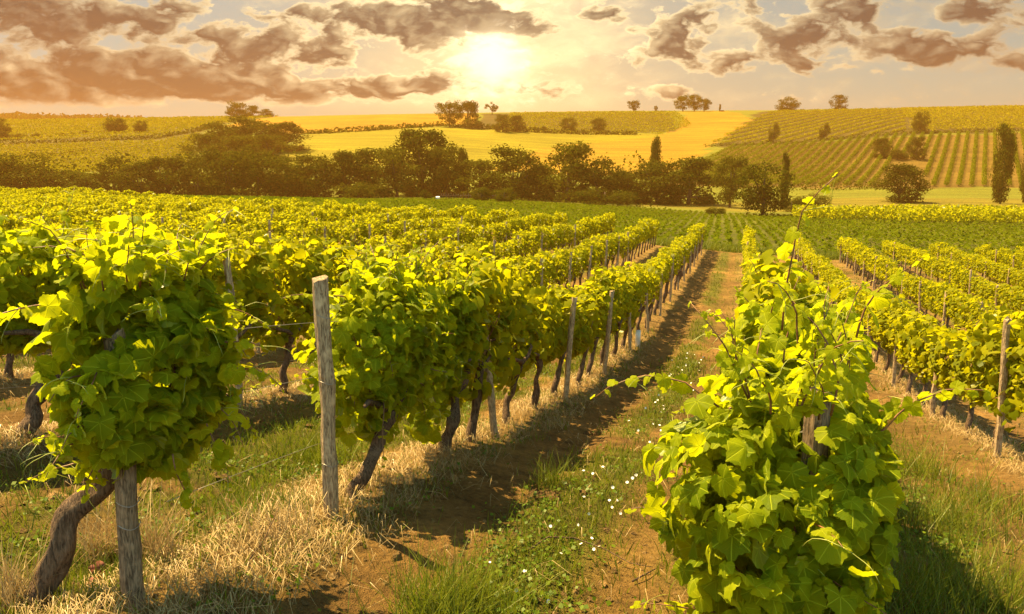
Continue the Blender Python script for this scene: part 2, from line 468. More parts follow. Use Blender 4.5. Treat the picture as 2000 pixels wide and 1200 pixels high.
ZONES = [  # colour of each field, its outline as (column, distance)
    ((.085, .085, .010), [(520, 46), (2900, 46), (2900, 96), (1500, 118), (1200, 132), (800, 138), (400, 96), (-900, 90), (-900, 66), (0, 66)]),   # young crop
    ((.15, .12, .012), [(1500, 125), (2900, 110), (2900, 160), (1500, 165), (1150, 150)]),                                                       # dry meadow strip
    ((.27, .135, .006), [(440, 330), (600, 290), (700, 300), (860, 335), (930, 345), (930, 430), (575, 430)]),                                     # ripe corn
    ((.19, .155, .007), [(560, 215), (950, 215), (1060, 270), (1300, 290), (1300, 320), (930, 338), (700, 300), (600, 285)]),
    ((.25, .14, .009), [(950, 215), (1290, 215), (1400, 300), (1480, 345), (1400, 430), (1330, 420), (1310, 320), (1060, 275)]),
    ((.13, .08, .014), [(1295, 192), (2900, 192), (2900, 276), (1400, 276)]),                                                                     # hillside soil
    ((.065, .05, .009), [(1390, 278), (2900, 282), (2900, 420), (1480, 420)]),
    ((.065, .05, .009), [(930, 325), (1320, 325), (1290, 412), (950, 412)]),
    ((.085, .07, .010), [(-900, 200), (380, 200), (425, 330), (565, 418), (-900, 414)])]
for colz, poly in ZONES:
    k = inpoly(gxx+9*(fbm(gxx, gyy, 11, 4)-.5), gyy+12*(fbm(gxx, gyy, 11, 6)-.5), [ppoly(*q) for q in poly])
    tintv[k] = np.array(colz)*(.8+.4*fbm(gxx[k], gyy[k], 14, 8))[:, None]
ni, nj = len(gx), len(gy)
i, j = np.meshgrid(np.arange(ni-1), np.arange(nj-1), indexing='ij'); i, j = i.ravel(), j.ravel()
gm = MB().add(np.c_[gxx, gyy, gzz], np.c_[i*nj+j, (i+1)*nj+j, (i+1)*nj+j+1, i*nj+j+1], .5, None, tintv)
ground = gm.build('ground', M_SOIL); tag(ground, kind='structure')

# ------------------------------------------------------------------ leaf shapes
def grape_leaf(npt, serr, droop, fold, ripple, rings, seed):
    r_ = np.random.default_rng(seed)
    A = np.array([0, 26, 52, 79, 106, 140, 168, 180]); Rr = np.array([1.0, .80, .92, .74, .76, .62, .42, .10])
    A2 = np.r_[-A[::-1][:-1], A]; R2 = np.r_[Rr[::-1][:-1], Rr]*(1+r_.normal(0, .05, 15))
    th = np.linspace(-178, 178, npt)
    k = np.interp(th, A2, R2)
    if serr: k = k*(1+serr*np.where(np.arange(npt) % 2, 1, -1))
    x, y = k*np.sin(np.radians(th)), k*np.cos(np.radians(th))
    V_ = [[0, 0, 0]]; UVs = [[0, 0]]
    ph = r_.uniform(0, 6)
    for q in rings:
        X_, Y_ = x*q, y*q; rr = np.hypot(X_, Y_)
        Z_ = -droop*rr**2 + fold*np.abs(X_)*(1-.3*rr) + ripple*rr**2*np.sin(np.radians(th)*5+ph) - .12*np.maximum(Y_, 0)**3
        V_ += np.c_[X_, Y_, Z_].tolist(); UVs += np.c_[X_, Y_].tolist()
    tri = [[0, 1+i, 2+i] for i in range(npt-1)]
    quad = [[1+a*npt+i, 1+(a+1)*npt+i, 2+(a+1)*npt+i, 2+a*npt+i] for a in range(len(rings)-1) for i in range(npt-1)]
    fs = [np.array(tri)[:, ::-1]] + ([np.array(quad)[:, ::-1]] if quad else [])
    return np.array(V_), fs, np.array(UVs)+1e-4
HERO = [grape_leaf(37, .045, .30*a, b, .10, (.5, 1.), s) for s, (a, b) in enumerate([(1, .15), (1.5, .3), (.5, .05), (1.2, -.15), (.8, .4)])]
MIDL = [grape_leaf(13, 0, .3, b, .08, (1.,), 20+s) for s, b in enumerate([.15, .35, -.1])]
def quadleaf(fold=.2):
    v = np.array([[0, -.5, 0], [.55, .1, fold*.5], [0, .9, -.15], [-.55, .1, fold*.5]])
    return v, [np.array([[0, 1, 2], [0, 2, 3]])], np.zeros((4, 2))
LOWL = [quadleaf(.25), quadleaf(-.15)]

def sell(r_, N, dims, e=2.8, shell=.72, lumps=14, lamp=.30):
    """points near the surface of a lumpy rounded block, with outward directions"""
    d_ = norm(r_.normal(size=(N, 3)))
    # even out over the long sides
    d_ = norm(d_*np.array([1, 1, 1.]))
    k = (np.abs(d_)**e).sum(1)**(-1/e)
    L = norm(r_.normal(size=(lumps, 3))); am = r_.uniform(-.6, 1, lumps)*lamp
    b = (am*np.exp(-11*(1-d_@L.T))).sum(1)
    rad = k*(1+np.clip(b, -.42, .5))*(1-(1-shell)*r_.random(N)**1.6)
    return d_*rad[:, None]*dims, norm(np.sign(d_)*np.abs(d_)**(e-1)/dims)

def put_leaves(mb, r_, P, O, size, tmpls, var, up=.55, rnd=.55, hang=.9):
    n = norm(O*.6 + np.array([0, 0, up]) + r_.normal(0, rnd, P.shape)*1.25 + np.array([sd])*.15)
    t_ = norm(O*.5 + np.array([0, 0, -hang]) + r_.normal(0, .45, P.shape))
    Rm = frames(n, t_)
    w = r_.integers(0, len(tmpls), len(P))
    for q in range(len(tmpls)):
        k = w == q
        if k.any(): scatter(mb, tmpls[q], P[k], Rm[k], size[k], var[k])

def shoot(r_, base, d0, length, n=7, sag=.5):
    p = [np.array(base, float)]; d_ = norm(np.array(d0, float)); st = length/n
    for i in range(n):
        d_ = norm(d_ + r_.normal(0, .12, 3) + np.array([0, 0, -sag*i/n*.25])); p.append(p[-1]+d_*st)
    return np.array(p)

def foliage(seed, half, zlo, zhi, wid, N, size, tmpls, nshoot=5, reach=.35, lump=.3, young=.35, extra=(), clear=None):
    """leaf mass of one vine (row along Y, base at the origin) plus shoots that stick out; returns leaf and cane meshes"""
    r_ = np.random.default_rng(seed)
    lf, cn, td = MB(), MB(), []
    hz = (zhi-zlo)/2; cz = (zhi+zlo)/2
    P, O = sell(r_, N, np.array([wid, half, hz]), 2.3 if half < .62 else 3.2, .55, 22, lump)
    # narrower below, fuller at two thirds
    s_ = (P[:, 2]+hz)/(2*hz); P[:, 0] *= .55+.70*np.clip(s_, 0, 1)
    P[:, 2] += cz
    if clear is not None:
        k = ~((np.abs(P[:, 0]-clear[0]) < clear[2]) & (P[:, 1] < clear[1]) & (np.abs(P[:, 2]-clear[3]) < clear[4])); P, O = P[k], O[k]; N = len(P); s_ = s_[k]
    yv = np.clip(r_.beta(1.6, 3.2, N) + .30*np.clip(s_-.55, 0, 1), 0, 1)
    put_leaves(lf, r_, P, O, size*np.clip(r_.lognormal(-.12, .30, N), .4, 1.22), tmpls, yv*(.55+young))
    # inner canes
    for q in range(8):
        e = P[r_.integers(0, N)]*np.array([.9, .9, 1]); b = np.array([r_.normal(0, .03), r_.normal(0, half*.3), zlo+.1])
        mid = (b+e)/2+r_.normal(0, .05, 3)
        tube(cn, [b, mid, e], [.006, .005, .003], 4)
    for q in range(nshoot+len(extra)):
        a = r_.uniform(0, 2*pi); top = r_.random() < .5
        b = np.array([wid*.5*cos(a), half*.8*sin(a), zhi-.10 if top else r_.uniform(zlo+.1, zhi-.1)])
        d0 = np.array([.42*cos(a), .5*sin(a), r_.uniform(.7, 1.8) if top else r_.uniform(-.7, .4)])
        ln = reach*r_.uniform(.5, 1.3)
        if q >= nshoot: b, d0, ln = (np.array(extra[q-nshoot][0], float), np.array(extra[q-nshoot][1], float), extra[q-nshoot][2])
        pl = shoot(r_, b, d0, ln, 7, 1.0)
        tube(cn, pl, np.linspace(.0042, .0015, len(pl)), 4, .7)
        m = 9; tt = np.linspace(.15, 1, m); idx = tt*(len(pl)-1); i0 = np.minimum(idx.astype(int), len(pl)-2); fr = (idx-i0)[:, None]
        Q = pl[i0]*(1-fr)+pl[i0+1]*fr
        side = norm(r_.normal(size=(m, 3))*np.array([1, 1, .3])); sz = size*np.linspace(.95, .25, m)*r_.uniform(.8, 1.1, m)
        put_leaves(lf, r_, Q+side*sz[:, None]*.6, side, sz, tmpls, np.clip(np.linspace(.45, 1.0, m)+r_.normal(0, .08, m), 0, 1), .6, .4, .5)
        if len(tmpls) == 5:
            for _ in range(2):
                bb = pl[r_.integers(3, len(pl))]; tp = shoot(r_, bb, r_.normal(size=3)*np.array([1, 1, .4]), .13, 6, 1.5)
                td.append(tube(MB(), tp, np.linspace(.0016, .0007, len(tp)), 4))
    return lf, cn, td

def trunk(seed, hgt=.62, lean=(.1, .15), r0=.042, n=9, sides=9, arms=True, base=(0, 0)):
    """gnarled vine stem with a knobbly head and two arms"""
    r_ = np.random.default_rng(seed); mb = MB()
    t_ = np.linspace(-.06, 1, n); tc_ = np.maximum(t_, 0)
    wig = lambda: pchip(np.linspace(-.06, 1, 6), r_.normal(0, .018, 6), t_)*sstep(0, .25, t_)
    p = np.c_[lean[0]*tc_**1.1+wig(), lean[1]*tc_**1.1+wig(), t_*hgt]
    p[:, 0] += base[0]; p[:, 1] += base[1]
    rad = r0*(1.25-.45*t_+.35*np.exp(-((t_-.93)/.12)**2))*(1+pchip(np.linspace(-.06, 1, 7), r_.normal(0, .11, 7), t_)); rad[0] *= 1.2
    tube(mb, p, rad, sides)
    if arms:
        for s_ in (-1, 1):
            e = p[-1]; q = np.array([e, e+[r_.normal(0, .03), .13*s_, .07], e+[r_.normal(0, .04), .30*s_, .14], e+[r_.normal(0, .04), .46*s_, .16]])
            tube(mb, q, [r0*.75, r0*.62, r0*.45, r0*.3], max(5, sides-3))
    for k, v in enumerate(mb.v):
        ring = len(v)//sides if k == 0 else 0
        if not ring: continue
        w = v.reshape(ring, sides, 3); cc = w.mean(1, keepdims=True); th = np.arange(sides)[None]*2*pi/sides
        z = np.arange(ring)[:, None]/ring*8
        f = 1 + .13*np.sin(3*th+z*.9+seed) + .09*np.sin(5*th-z*1.7+seed*2) + .10*(vnoise(np.cos(th)*2+seed*9, z+np.sin(th)*2, .7, seed)-.5)
        mb.v[k] = (cc+(w-cc)*f[..., None]).reshape(-1, 3)
    return mb

ORD = 'first second third fourth fifth sixth seventh eighth ninth tenth eleventh twelfth thirteenth fourteenth fifteenth sixteenth seventeenth eighteenth nineteenth twentieth'.split()
TENS = {2: 'twenty', 3: 'thirty', 4: 'forty', 5: 'fifty'}
def ordn(k):
    if k <= 20: return ORD[k-1]
    return TENS[k//10]+('-'+ORD[k % 10-1] if k % 10 else 'th') if k % 10 else {30: 'thirtieth', 40: 'fortieth', 50: 'fiftieth'}[k]
def rowname(k):
    if k == 0: return 'the row left of the path'
    if k == 1: return 'the row headed by the big bushy vine'
    if k < 0: return f'the {ordn(1-k)} row left of the path'
    return f'the {ordn(k-1)} row right of the big bushy vine'
ROWYAW = -math.atan(ROWS)

# prototypes, three levels of detail
MIDS = [foliage(100+k, .64, .58, 1.34+.09*(k % 3), .20, 640, .076, MIDL, 14, .24, .46) for k in range(7)]
MIDM = [(a.mesh('foliage', M_LEAFB), b.mesh('canes', M_CANE)) for a, b, _ in MIDS]
LOWS = [foliage(200+k, .66, .64, 1.34+.10*(k % 3), .185, 460, .090, LOWL, 11, .20, .44) for k in range(7)]
LOWM = [(a.mesh('foliage', M_LEAFB), b.mesh('canes', M_CANE)) for a, b, _ in LOWS]
TRK = [trunk(300+k, .62, (.10*(-1)**k, .22-.05*k), .034, 14, 9).mesh('trunk', M_BARK) for k in range(6)]
VG = 'grapevines planted in rows'

def place_vine(lf, cn, tr, x, y, label, rz=0., sc=1.):
    o = link('grapevine', None, None, (x, y, h1(x, y)-.01), ROWYAW+rz, (sc, sc, sc))
    tag(o, label, 'grapevine', VG)
    link('trunk', tr, o); link('foliage', lf, o)
    if cn is not None: link('canes', cn, o)
    return o

def hero(row, y, x_off, label, seed, half, zlo, zhi, wid, N, size, tk, nshoot=12, reach=.4, lump=.3, young=.4, rz=0., extra=(), clear=None):
    x = ROWX+ROWS*y+row*RSP+x_off
    lf, cn, td = foliage(seed, half, zlo, zhi, wid, N, size, HERO, nshoot, reach, lump, young, extra, clear)
    o = place_vine(lf.mesh('foliage', M_LEAF), cn.mesh('canes', M_CANE), tk.mesh('trunk', M_BARK), x, y, label, rz)
    for q in td: q.build('tendril', M_TENDRIL, o)
    return o

taken = set()
hero(1, 2.85, -.09, 'big bright green bushy vine covering an old post right of the dirt path', 11, .50, .02, 1.15, .35, 2400, .066, trunk(1, .5, (.02, .1), .045, 20, 14, False), 34, .36, .46, .6, 0.,
     [((-.26, -.2, 1.02), (-1, .1, .45), .52), ((-.05, -.1, 1.3), (.1, .1, 1.2), .62), ((.26, -.2, .95), (1, 0, .55), .42), ((.0, -.3, 1.25), (-.3, 0, 1.), .36), ((.2, -.1, 1.28), (.35, 0, 1), .4), ((-.28, -.3, .62), (-1, 0, .2), .3), ((-.24, -.35, .3), (-1, -.2, .1), .3)], (.02, -.12, .07, 1.02, .09))
hero(0, 2.95, .0, 'large leafy vine hiding the upper part of the dark post at lower left', 12, .38, .50, 1.36, .20, 950, .066, trunk(2, .62, (.25, .25), .043, 26, 18, False, (-.36, -.32)), 52, .27, .55, .4, 0.,
     [((.16, -.1, .62), (.35, .1, -1), .26), ((.2, .05, .7), (.6, .1, -.8), .3), ((-.1, -.2, .6), (-.3, -.3, -1), .16), ((.24, .1, .9), (1, .2, .1), .28)])
hero(0, 4.78, .06, 'leafy vine directly behind the tall pale split post', 13, .48, .42, 1.36, .27, 950, .068, trunk(3, .5, (.10, .38), .038, 24, 16, True, (.0, -.5)), 32, .38, .52, .4)
hero(0, 5.85, .0, 'leafy vine second behind the tall pale split post, low hanging leaves', 14, .58, .42, 1.34, .28, 950, .069, trunk(4, .55, (.1, .2), .04, 20, 14), 20, .34, .5, .4)
hero(-1, 3.95, .0, 'leafy vine cut by the picture edge behind the large leafy vine', 15, .6, .52, 1.38, .28, 1000, .070, trunk(5, .6, (.1, .1), .045, 20, 14, False), 12, .4, .34, .35)
hero(-1, 5.1, .0, 'vine with bare leaning trunk just behind the large leafy vine', 16, .55, .58, 1.38, .28, 950, .070, trunk(6, .62, (.22, .25), .045, 20, 14), 10, .4, .34, .35)
hero(1, 3.95, .0, 'leafy vine mostly hidden right behind the big bushy vine', 17, .6, .40, 1.36, .34, 800, .080, trunk(7, .6, (.1, .1), .04, 10, 10), 8, .3, .3, .45)

cand = []
for row in range(-24, 9):
    ys = np.arange(2.0, 64, 1.08) + (row*.37) % 1.08
    for y in ys:
        x = ROWX+ROWS*y+row*RSP
        yend = 43.5 if row > -8 else 43.5+min(20, (-8-row)*1.6)
        if y > yend: continue
        if row == 0 and y < 6.3 or row == -1 and y < 5.7 or row == 1 and y < 4.5: continue
        px, py = proj(x, y, h1(x, y)+1.)
        mg = 900/y+40
        if px < -mg or px > 2000+mg or y < 2.4: continue
        cand.append((math.hypot(x, y), row, y, x))
cand.sort()
HS = lambda row: .92 if row > 1 else 1.
indiv, rest = cand[:288], cand[288:]
cnt = {0: 3, -1: 2, 1: 2}
for dist, row, y, x in sorted(indiv, key=lambda q: (q[1], q[2])):
    cnt[row] = cnt.get(row, 0)+1
    h_ = hash((row, round(y*7))) % 7
    lf, cn = (MIDM if dist < 17 else LOWM)[h_]
    lab = f'{ordn(cnt[row])} grapevine from the near end of {rowname(row)}'
    place_vine(lf, cn, TRK[h_ % 6], x+rng.normal(0, .03), y, lab, pi if (h_ % 2) else 0., float(rng.uniform(.93, 1.06))*HS(row))
# the vines past those, one mass
fm, tm = MB(), MB()
for dist, row, y, x in rest:
    k = rng.integers(0, 7); src = LOWS[k][0]
    v0 = np.concatenate(src.v); a = ROWYAW+(pi if rng.random() < .5 else 0); s_ = rng.uniform(.93, 1.08)*HS(row)
    M_ = np.array([[cos(a), -sin(a), 0], [sin(a), cos(a), 0], [0, 0, 1]])
    o_ = np.array([x, y, h1(x, y)])
    off = 0; fs = [f for f in src.f]
    fm.add(v0@M_.T*s_+o_, fs, np.concatenate(src.var))
    tube(tm, np.array([[0, 0, 0], [.04, .03, .3], [.08, .0, .62]])+o_, [.045, .035, .04], 5)
vm = fm.build('distant_vines', M_LEAFB); tag(vm, 'mass of vine rows at the far end of the vineyard before the woods', 'vines', kind='stuff')
t_ = tm.build('trunks', M_BARK, vm); tag(t_, kind='stuff')

# ------------------------------------------------------------------ posts, wires
def post_mesh(seed, h, r, sides=12):
    r_ = np.random.default_rng(seed); mb = MB(); n = 11
    z = np.linspace(-.12, h, n); p = np.c_[np.cumsum(r_.normal(0, .004, n)), np.cumsum(r_.normal(0, .004, n)), z]
    tube(mb, p, r*(1+r_.normal(0, .03, n)), sides)
    v = mb.v[0]; th = np.arctan2(v[:, 1], v[:, 0]); k = np.round(th*3).astype(int)
    v[:, :2] *= (1+.10*np.sin(k*2.7+seed)+.04*r_.normal(size=len(v)))[:, None]
    top = v[:, 2] > h-.01; v[top, 2] += r_.normal(0, .012, top.sum()) + .2*v[top, 0]
    return mb
PG = 'wooden trellis posts'
def post(row, y, h, r, label, dxy=0., seed=0, lean=(0, 0), wraps=(), m=None):
    x = ROWX+ROWS*y+row*RSP+dxy
    o = post_mesh(seed+int(y*10), h, r).build('trellis_post', m or (M_PALE if y > 5 else M_POST), None, False, (x, y, h1(x, y)))
    o.rotation_euler = (lean[1], lean[0], 0); tag(o, label, 'post', PG)
    for wz in wraps:
        th = np.linspace(0, 2*pi, 20); w = MB(); rr = r*1.07
        tube(w, np.c_[rr*np.cos(th), rr*np.sin(th), wz+.008*np.sin(th*2)], .0018, 5); w.build('wire_loop', M_WIRE, o)
    return o
post(0, 2.75, 1.05, .036, 'thick dark weathered post under the large leafy vine at lower left', .03, 1, (0, 0), (.42, .33))
post(0, 3.95, 1.30, .040, 'tall pale split wooden post standing clear in front of its vine', .14, 2, (.0, 0), (.3, .75, 1.1), M_PALE)
post(1, 2.60, 1.07, .042, 'square topped old post poking out of the big bushy vine', -.05, 3, (.03, 0), (.92,))
pc = {}
for row in range(-7, 7):
    for k, y in enumerate(np.arange(6.6 if row in (0, 1) else 5.5+(row*1.1) % 2.7, 42, 2.75)):
        x = ROWX+ROWS*y+row*RSP; px, py = proj(x, y, h1(x, y)+1)
        if not (-20 < px < 2020) or row < -2 and y < 9 or row < -4 and y < 14 or y > 34 and row < 0: continue
        pc[row] = pc.get(row, 0)+1
        post(row, y, 1.22+.10*float(rng.normal()) if row > -1 else 1.45, .034, f'weathered trellis post, {ordn(pc[row])} in {rowname(row)}', .17 if row <= 0 else -.14, 7+row, (float(rng.normal(0, .03)), float(rng.normal(0, .03))))
wl = {.40: 'lowest', .78: 'middle', 1.08: 'top'}
for row, y0, y1 in ((0, 2.98, 20), (-1, 2.4, 20), (2, 7.2, 24), (1, 2.7, 12)):
    for wz in wl:
        ys = np.arange(y0, y1, .35); xs = ROWX+ROWS*ys+row*RSP
        z = np.array([H(np.array([ROWX+ROWS*a+row*RSP]), np.array([a]), False)[0] for a in ys])+wz
        w = MB(); tube(w, np.c_[xs, ys, z], .0016, 4)
        tag(w.build('trellis_wire', M_WIRE), f'{wl[wz]} thin trellis wire along {rowname(row)}', 'wire', 'trellis wires')
# bamboo canes, vine guards
def cane(px, y, h, r, m, name, label, cat, lean=0., hollow=False):
    p = at(px, y); mb = MB(); tube(mb, [[0, 0, -.05], [lean*.5, 0, h*.5], [lean, 0, h]], [r, r*.97, r*.95], 8)
    tag(mb.build(name, m, None, True, p), label, cat); return p
cane(462, 7.3, .48, .012, M_STRAWPOLE, 'planting_stake', 'yellow cane stake beside the leaning trunk left of the pale split post', 'stake', .02)
cane(928, 6.75, .62, .010, M_STRAWPOLE, 'planting_stake', 'thin tan cane stake beside a trunk in the row along the path', 'stake', .01)
cane(1245, 15.5, .34, .055, M_WHITE, 'vine_guard', 'white plastic vine guard tube at the foot of the row along the path', 'vine guard', .01)
cane(1735, 17.5, .5, .03, M_TURQ, 'vine_guard', 'turquoise plastic vine guard in the row right of the bushy vine', 'vine guard')

# ------------------------------------------------------------------ ground cover
def sample(n, y0, y1, f, power=1.):
    """random ground points in view; f(x, y, d) gives the chance to keep one"""
    y = y0+(y1-y0)*rng.random(n)**power; u = rng.uniform(-.76, .76, n); x = u*(y+.8)
    d_ = rowd(x, y); k = rng.random(n) < f(x, y, d_); x, y = x[k], y[k]
    return np.c_[x, y, H(x, y)]
def blade(bend):
    v = np.array([[-.5, 0, 0], [.5, 0, 0], [-.4, bend*.25, .4], [.4, bend*.25, .4], [-.22, bend*.65, .75], [.22, bend*.65, .75], [0, bend, 1.]])
    return v, [np.array([[0, 1, 3, 2], [2, 3, 5, 4]]), np.array([[4, 5, 6]])], np.zeros((7, 2))
def zrot(n, tilt=.0):
    a = rng.uniform(0, 2*pi, n); up = norm(np.c_[rng.normal(0, tilt, n), rng.normal(0, tilt, n), np.ones(n)])
    f_ = np.c_[np.cos(a), np.sin(a), np.zeros(n)]; y_ = norm(f_-up*np.sum(f_*up, 1, keepdims=True)); x_ = np.cross(y_, up)
    return np.stack([x_, y_, up], -1)
def straw_p(x, y, d_):
    m_ = np.minimum(d_, RSP-d_); left = np.where(d_ < RSP/2, .62, .35); q = x-(ROWX+ROWS*y)
    return np.clip(sstep(left, .1, m_+.5*(fbm(x, y, .7, 45)-.5)), 0, 1)*np.where((q > RSP*.7) & (q < RSP*1.25), .25, 1.) + .02
# short grass
gb = MB()
P = sample(120000, 1.5, 15, green_p, 1.5); n = len(P)
scatter(gb, blade(.5), P, zrot(n, .25), np.c_[rng.uniform(.004, .008, n)*(.6+P[:, 1]*.10), np.ones(n), np.ones(n)]*np.c_[np.ones(n), *[rng.uniform(.03, .11, n)]*2], rng.beta(2, 2.5, n))
P = sample(60000, 12, 44, green_p, 1.2); n = len(P)
scatter(gb, blade(.5), P, zrot(n, .3), np.c_[rng.uniform(.012, .03, n), *[rng.uniform(.05, .15, n)]*2], rng.beta(2, 2.5, n))
# grass along the field edge past the row ends
k = 16000; ye = rng.uniform(43.5, 46.5, k); xe = rng.uniform(8, 34, k)
scatter(gb, blade(.5), np.c_[xe, ye, H(xe, ye)], zrot(k, .3), np.c_[np.full(k, .03), *[rng.uniform(.15, .45, k)]*2], rng.beta(2, 2, k))
g = gb.build('grass', M_GRASS); tag(g, 'short green grass between the vine rows and on the path', 'grass', kind='stuff')
# weeds / clover
tri = (np.array([[0, 0, 0], [.5, .45, .08], [0, 1, 0], [-.5, .45, .08]]), [np.array([[0, 1, 2, 3]])], np.zeros((4, 2)))
cb = MB()
P = sample(90000, 1.5, 14, lambda x, y, d_: green_p(x, y, d_)*sstep(.4, .6, fbm(x, y, .5, 77)), 1.5); n = len(P)
P[:, 2] += rng.uniform(.005, .06, n)
scatter(cb, tri, P, zrot(n, .6), rng.uniform(.012, .032, n), rng.beta(2, 3, n))
g = cb.build('weeds', M_CLOVER); tag(g, 'low clover and weeds growing in the green strip of the path', 'weeds', kind='stuff')
# straw and dry twigs under the rows
sb = MB()
P = sample(150000, 1.6, 17, straw_p, 1.5); n = len(P)
P[:, 2] += rng.uniform(.0, .05, n)*np.exp(-np.minimum(rowd(P[:, 0], P[:, 1]), .5)*2)
a = rng.uniform(0, 2*pi, n); f_ = norm(np.c_[np.cos(a), np.sin(a), rng.normal(0, .28, n)])
Rm = frames(norm(np.c_[rng.normal(0, .3, n), rng.normal(0, .3, n), np.ones(n)]), f_)
stick = (np.array([[-.5, -.5, 0], [.5, -.5, 0], [9., .05, .3], [.3, .5, 0], [-.3, .5, 0], [8., .05, .3]]), [np.array([[0, 1, 2, 5], [5, 2, 3, 4]])], np.zeros((6, 2)))
scatter(sb, stick, P, Rm, np.c_[rng.uniform(.0012, .0034, n)*(.7+P[:, 1]*.08), .03+.22*rng.beta(1.2, 3, n), np.ones(n)*.2], rng.beta(2, 2, n))
g = sb.build('straw_litter', M_DRY); tag(g, 'bleached straw and dry cuttings lying along the feet of the vines', 'straw', kind='stuff')
# small clods and stones
st = MB(); P = sample(26000, 1.6, 14, lambda x, y, d_: .35+0*x, 1.6); n = len(P)
oc = np.array([[1, 0, 0], [0, 1, 0], [-1, 0, 0], [0, -1, 0], [0, 0, .8], [.7, .7, .2], [-.7, .6, .3]]); of = [np.array([[0, 5, 4], [5, 1, 4], [1, 6, 4], [6, 2, 4], [2, 3, 4], [3, 0, 4]])]
sz = rng.gamma(1.2, .0085, n)+.002
scatter(st, (oc, of, np.zeros((7, 2))), P, zrot(n, .3), np.c_[sz, sz*rng.uniform(.6, 1, n), sz*.8], .5+np.zeros(n))
st.col = [np.repeat(np.array([.30, .18, .07])[None]*rng.uniform(.5, 1.15, (n, 1)), 7, 0)]
g = st.build('soil_crumbs', M_SOIL, None, False); tag(g, 'crumbs of dry brown soil scattered over the path', 'soil', kind='stuff')

# grass tufts as things
def tuft(px, y, nb_, h, spread, matr, label, vr=(2, 2), name='grass_tuft', lean=.35):
    p = at(px, y); mb = MB()
    P = np.c_[rng.normal(0, spread, nb_), rng.normal(0, spread, nb_), np.zeros(nb_)]
    P[:, 2] = H(P[:, 0]+p[0], P[:, 1]+p[1])-p[2]
    for bnd in (.2, .55, .9):
        k = rng.random(nb_) < .4
        m_ = int(k.sum()); hh = h*rng.uniform(.4, 1.1, m_)
        scatter(mb, blade(bnd), P[k], zrot(m_, lean*.6), np.c_[rng.uniform(.003, .006, m_)*(.8+y*.06), hh, hh], rng.beta(*vr, m_))
    tag(mb.build(name, matr, None, True, p), label, 'grass tuft', 'grass tufts')
tuft(860, 2.95, 420, .30, .12, M_GRASS, 'tall green grass tuft at the bottom centre left of the path')
tuft(930, 3.05, 260, .22, .10, M_GRASS, 'smaller green grass tuft touching the tall tuft beside the path')
tuft(1780, 3.4, 420, .26, .16, M_GRASS, 'dark green grass tuft in the shade right of the big bushy vine')
tuft(1900, 3.6, 420, .28, .2, M_GRASS, 'thick grass tuft near the picture edge right of the big bushy vine')
tuft(1830, 4.8, 380, .30, .2, M_GRASS, 'tall loose grass tuft in the aisle behind the shaded tufts')
tuft(1790, 6.6, 360, .34, .25, M_GRASS, 'yellow green grass tuft farther up the aisle right of the bushy vine', (3, 1.6))
tuft(1950, 5.4, 300, .26, .2, M_GRASS, 'green grass tuft below the straw at the picture edge')
tuft(300, 3.2, 160, .34, .05, M_DRY, 'dry golden grass tuft at the right foot of the dark weathered post')
tuft(205, 3.25, 160, .34, .06, M_DRY, 'dry golden grass tuft behind the thick leaning trunk at lower left')
tuft(25, 2.75, 220, .26, .06, M_DRY, 'dry golden grass tuft in the bottom corner beside the leaning trunk')
tuft(1075, 5.1, 110, .26, .06, M_GRASS, 'thin grass tuft beside the clod of earth on the path')
tuft(620, 5.4, 240, .28, .16, M_GRASS, 'grass tuft behind the tall pale split post')
tuft(520, 4.0, 260, .16, .16, M_CLOVER, 'low green herb tuft between the two front posts')
tuft(540, 3.55, 180, .22, .13, M_DRY, 'pale straw coloured dry tuft between the two front posts')
tuft(230, 2.95, 260, .12, .12, M_CLOVER, 'low leafy weed tuft between leaning trunk and dark post')

# dug clods of earth
def clod(px, y, s, label):
    p = at(px, y); r_ = np.random.default_rng(int(px)); mb = MB()
    for q in range(9):
        n_ = 10; th = np.linspace(0, pi, 7); ph = np.arange(n_)*2*pi/n_
        g_ = np.array([[sin(a)*cos(b), sin(a)*sin(b), cos(a)] for a in th for b in ph])
        g_ = g_*(1+r_.normal(0, .16, len(g_)))[:, None]*s*r_.uniform(.35, .65)
        i_, j_ = np.meshgrid(np.arange(6), np.arange(n_), indexing='ij'); i_, j_ = i_.ravel(), j_.ravel()
        mb.add(g_+np.array([r_.normal(0, s*.9), r_.normal(0, s*.4), s*.18]), np.c_[i_*n_+j_, (i_+1)*n_+j_, (i_+1)*n_+(j_+1) % n_, i_*n_+(j_+1) % n_], .5, None,
               np.tile(np.array([.22, .125, .05])*r_.uniform(.7, 1.1), (len(g_), 1)))
    tag(mb.build('earth_clod', M_SOIL, None, False, p), label, 'clod')
clod(1065, 4.75, .075, 'crumbly heap of brown earth lying in the path beside the green strip')
clod(1150, 7.6, .055, 'small brown clod of earth farther up the dirt path')
clod(1085, 3.0, .045, 'small crumbly earth mound in the weeds at the bottom of the path')
def twig(pts, r, label):
    pts = np.array([at(a, b)+np.array([0, 0, .02+c_]) for a, b, c_ in pts]); o_ = pts[0].copy(); mb = MB(); tube(mb, pts-o_, np.linspace(r, r*.4, len(pts)), 5)
    tag(mb.build('dry_twig', M_BARK, None, True, o_), label, 'twig')
twig([(1035, 3.75, 0), (1070, 3.85, .03), (1120, 3.88, .04), (1180, 3.8, .03), (1230, 3.72, .01), (1275, 3.68, 0)], .005, 'long bent dry twig lying across the path and its green strip')
twig([(1235, 3.5, 0), (1262, 3.58, .01), (1282, 3.66, 0)], .006, 'short dry twig on the bare track near the long bent twig')
twig([(480, 3.2, 0), (520, 3.4, .05), (548, 3.62, .12)], .004, 'upright pale twig in straw right of the dark weathered post')
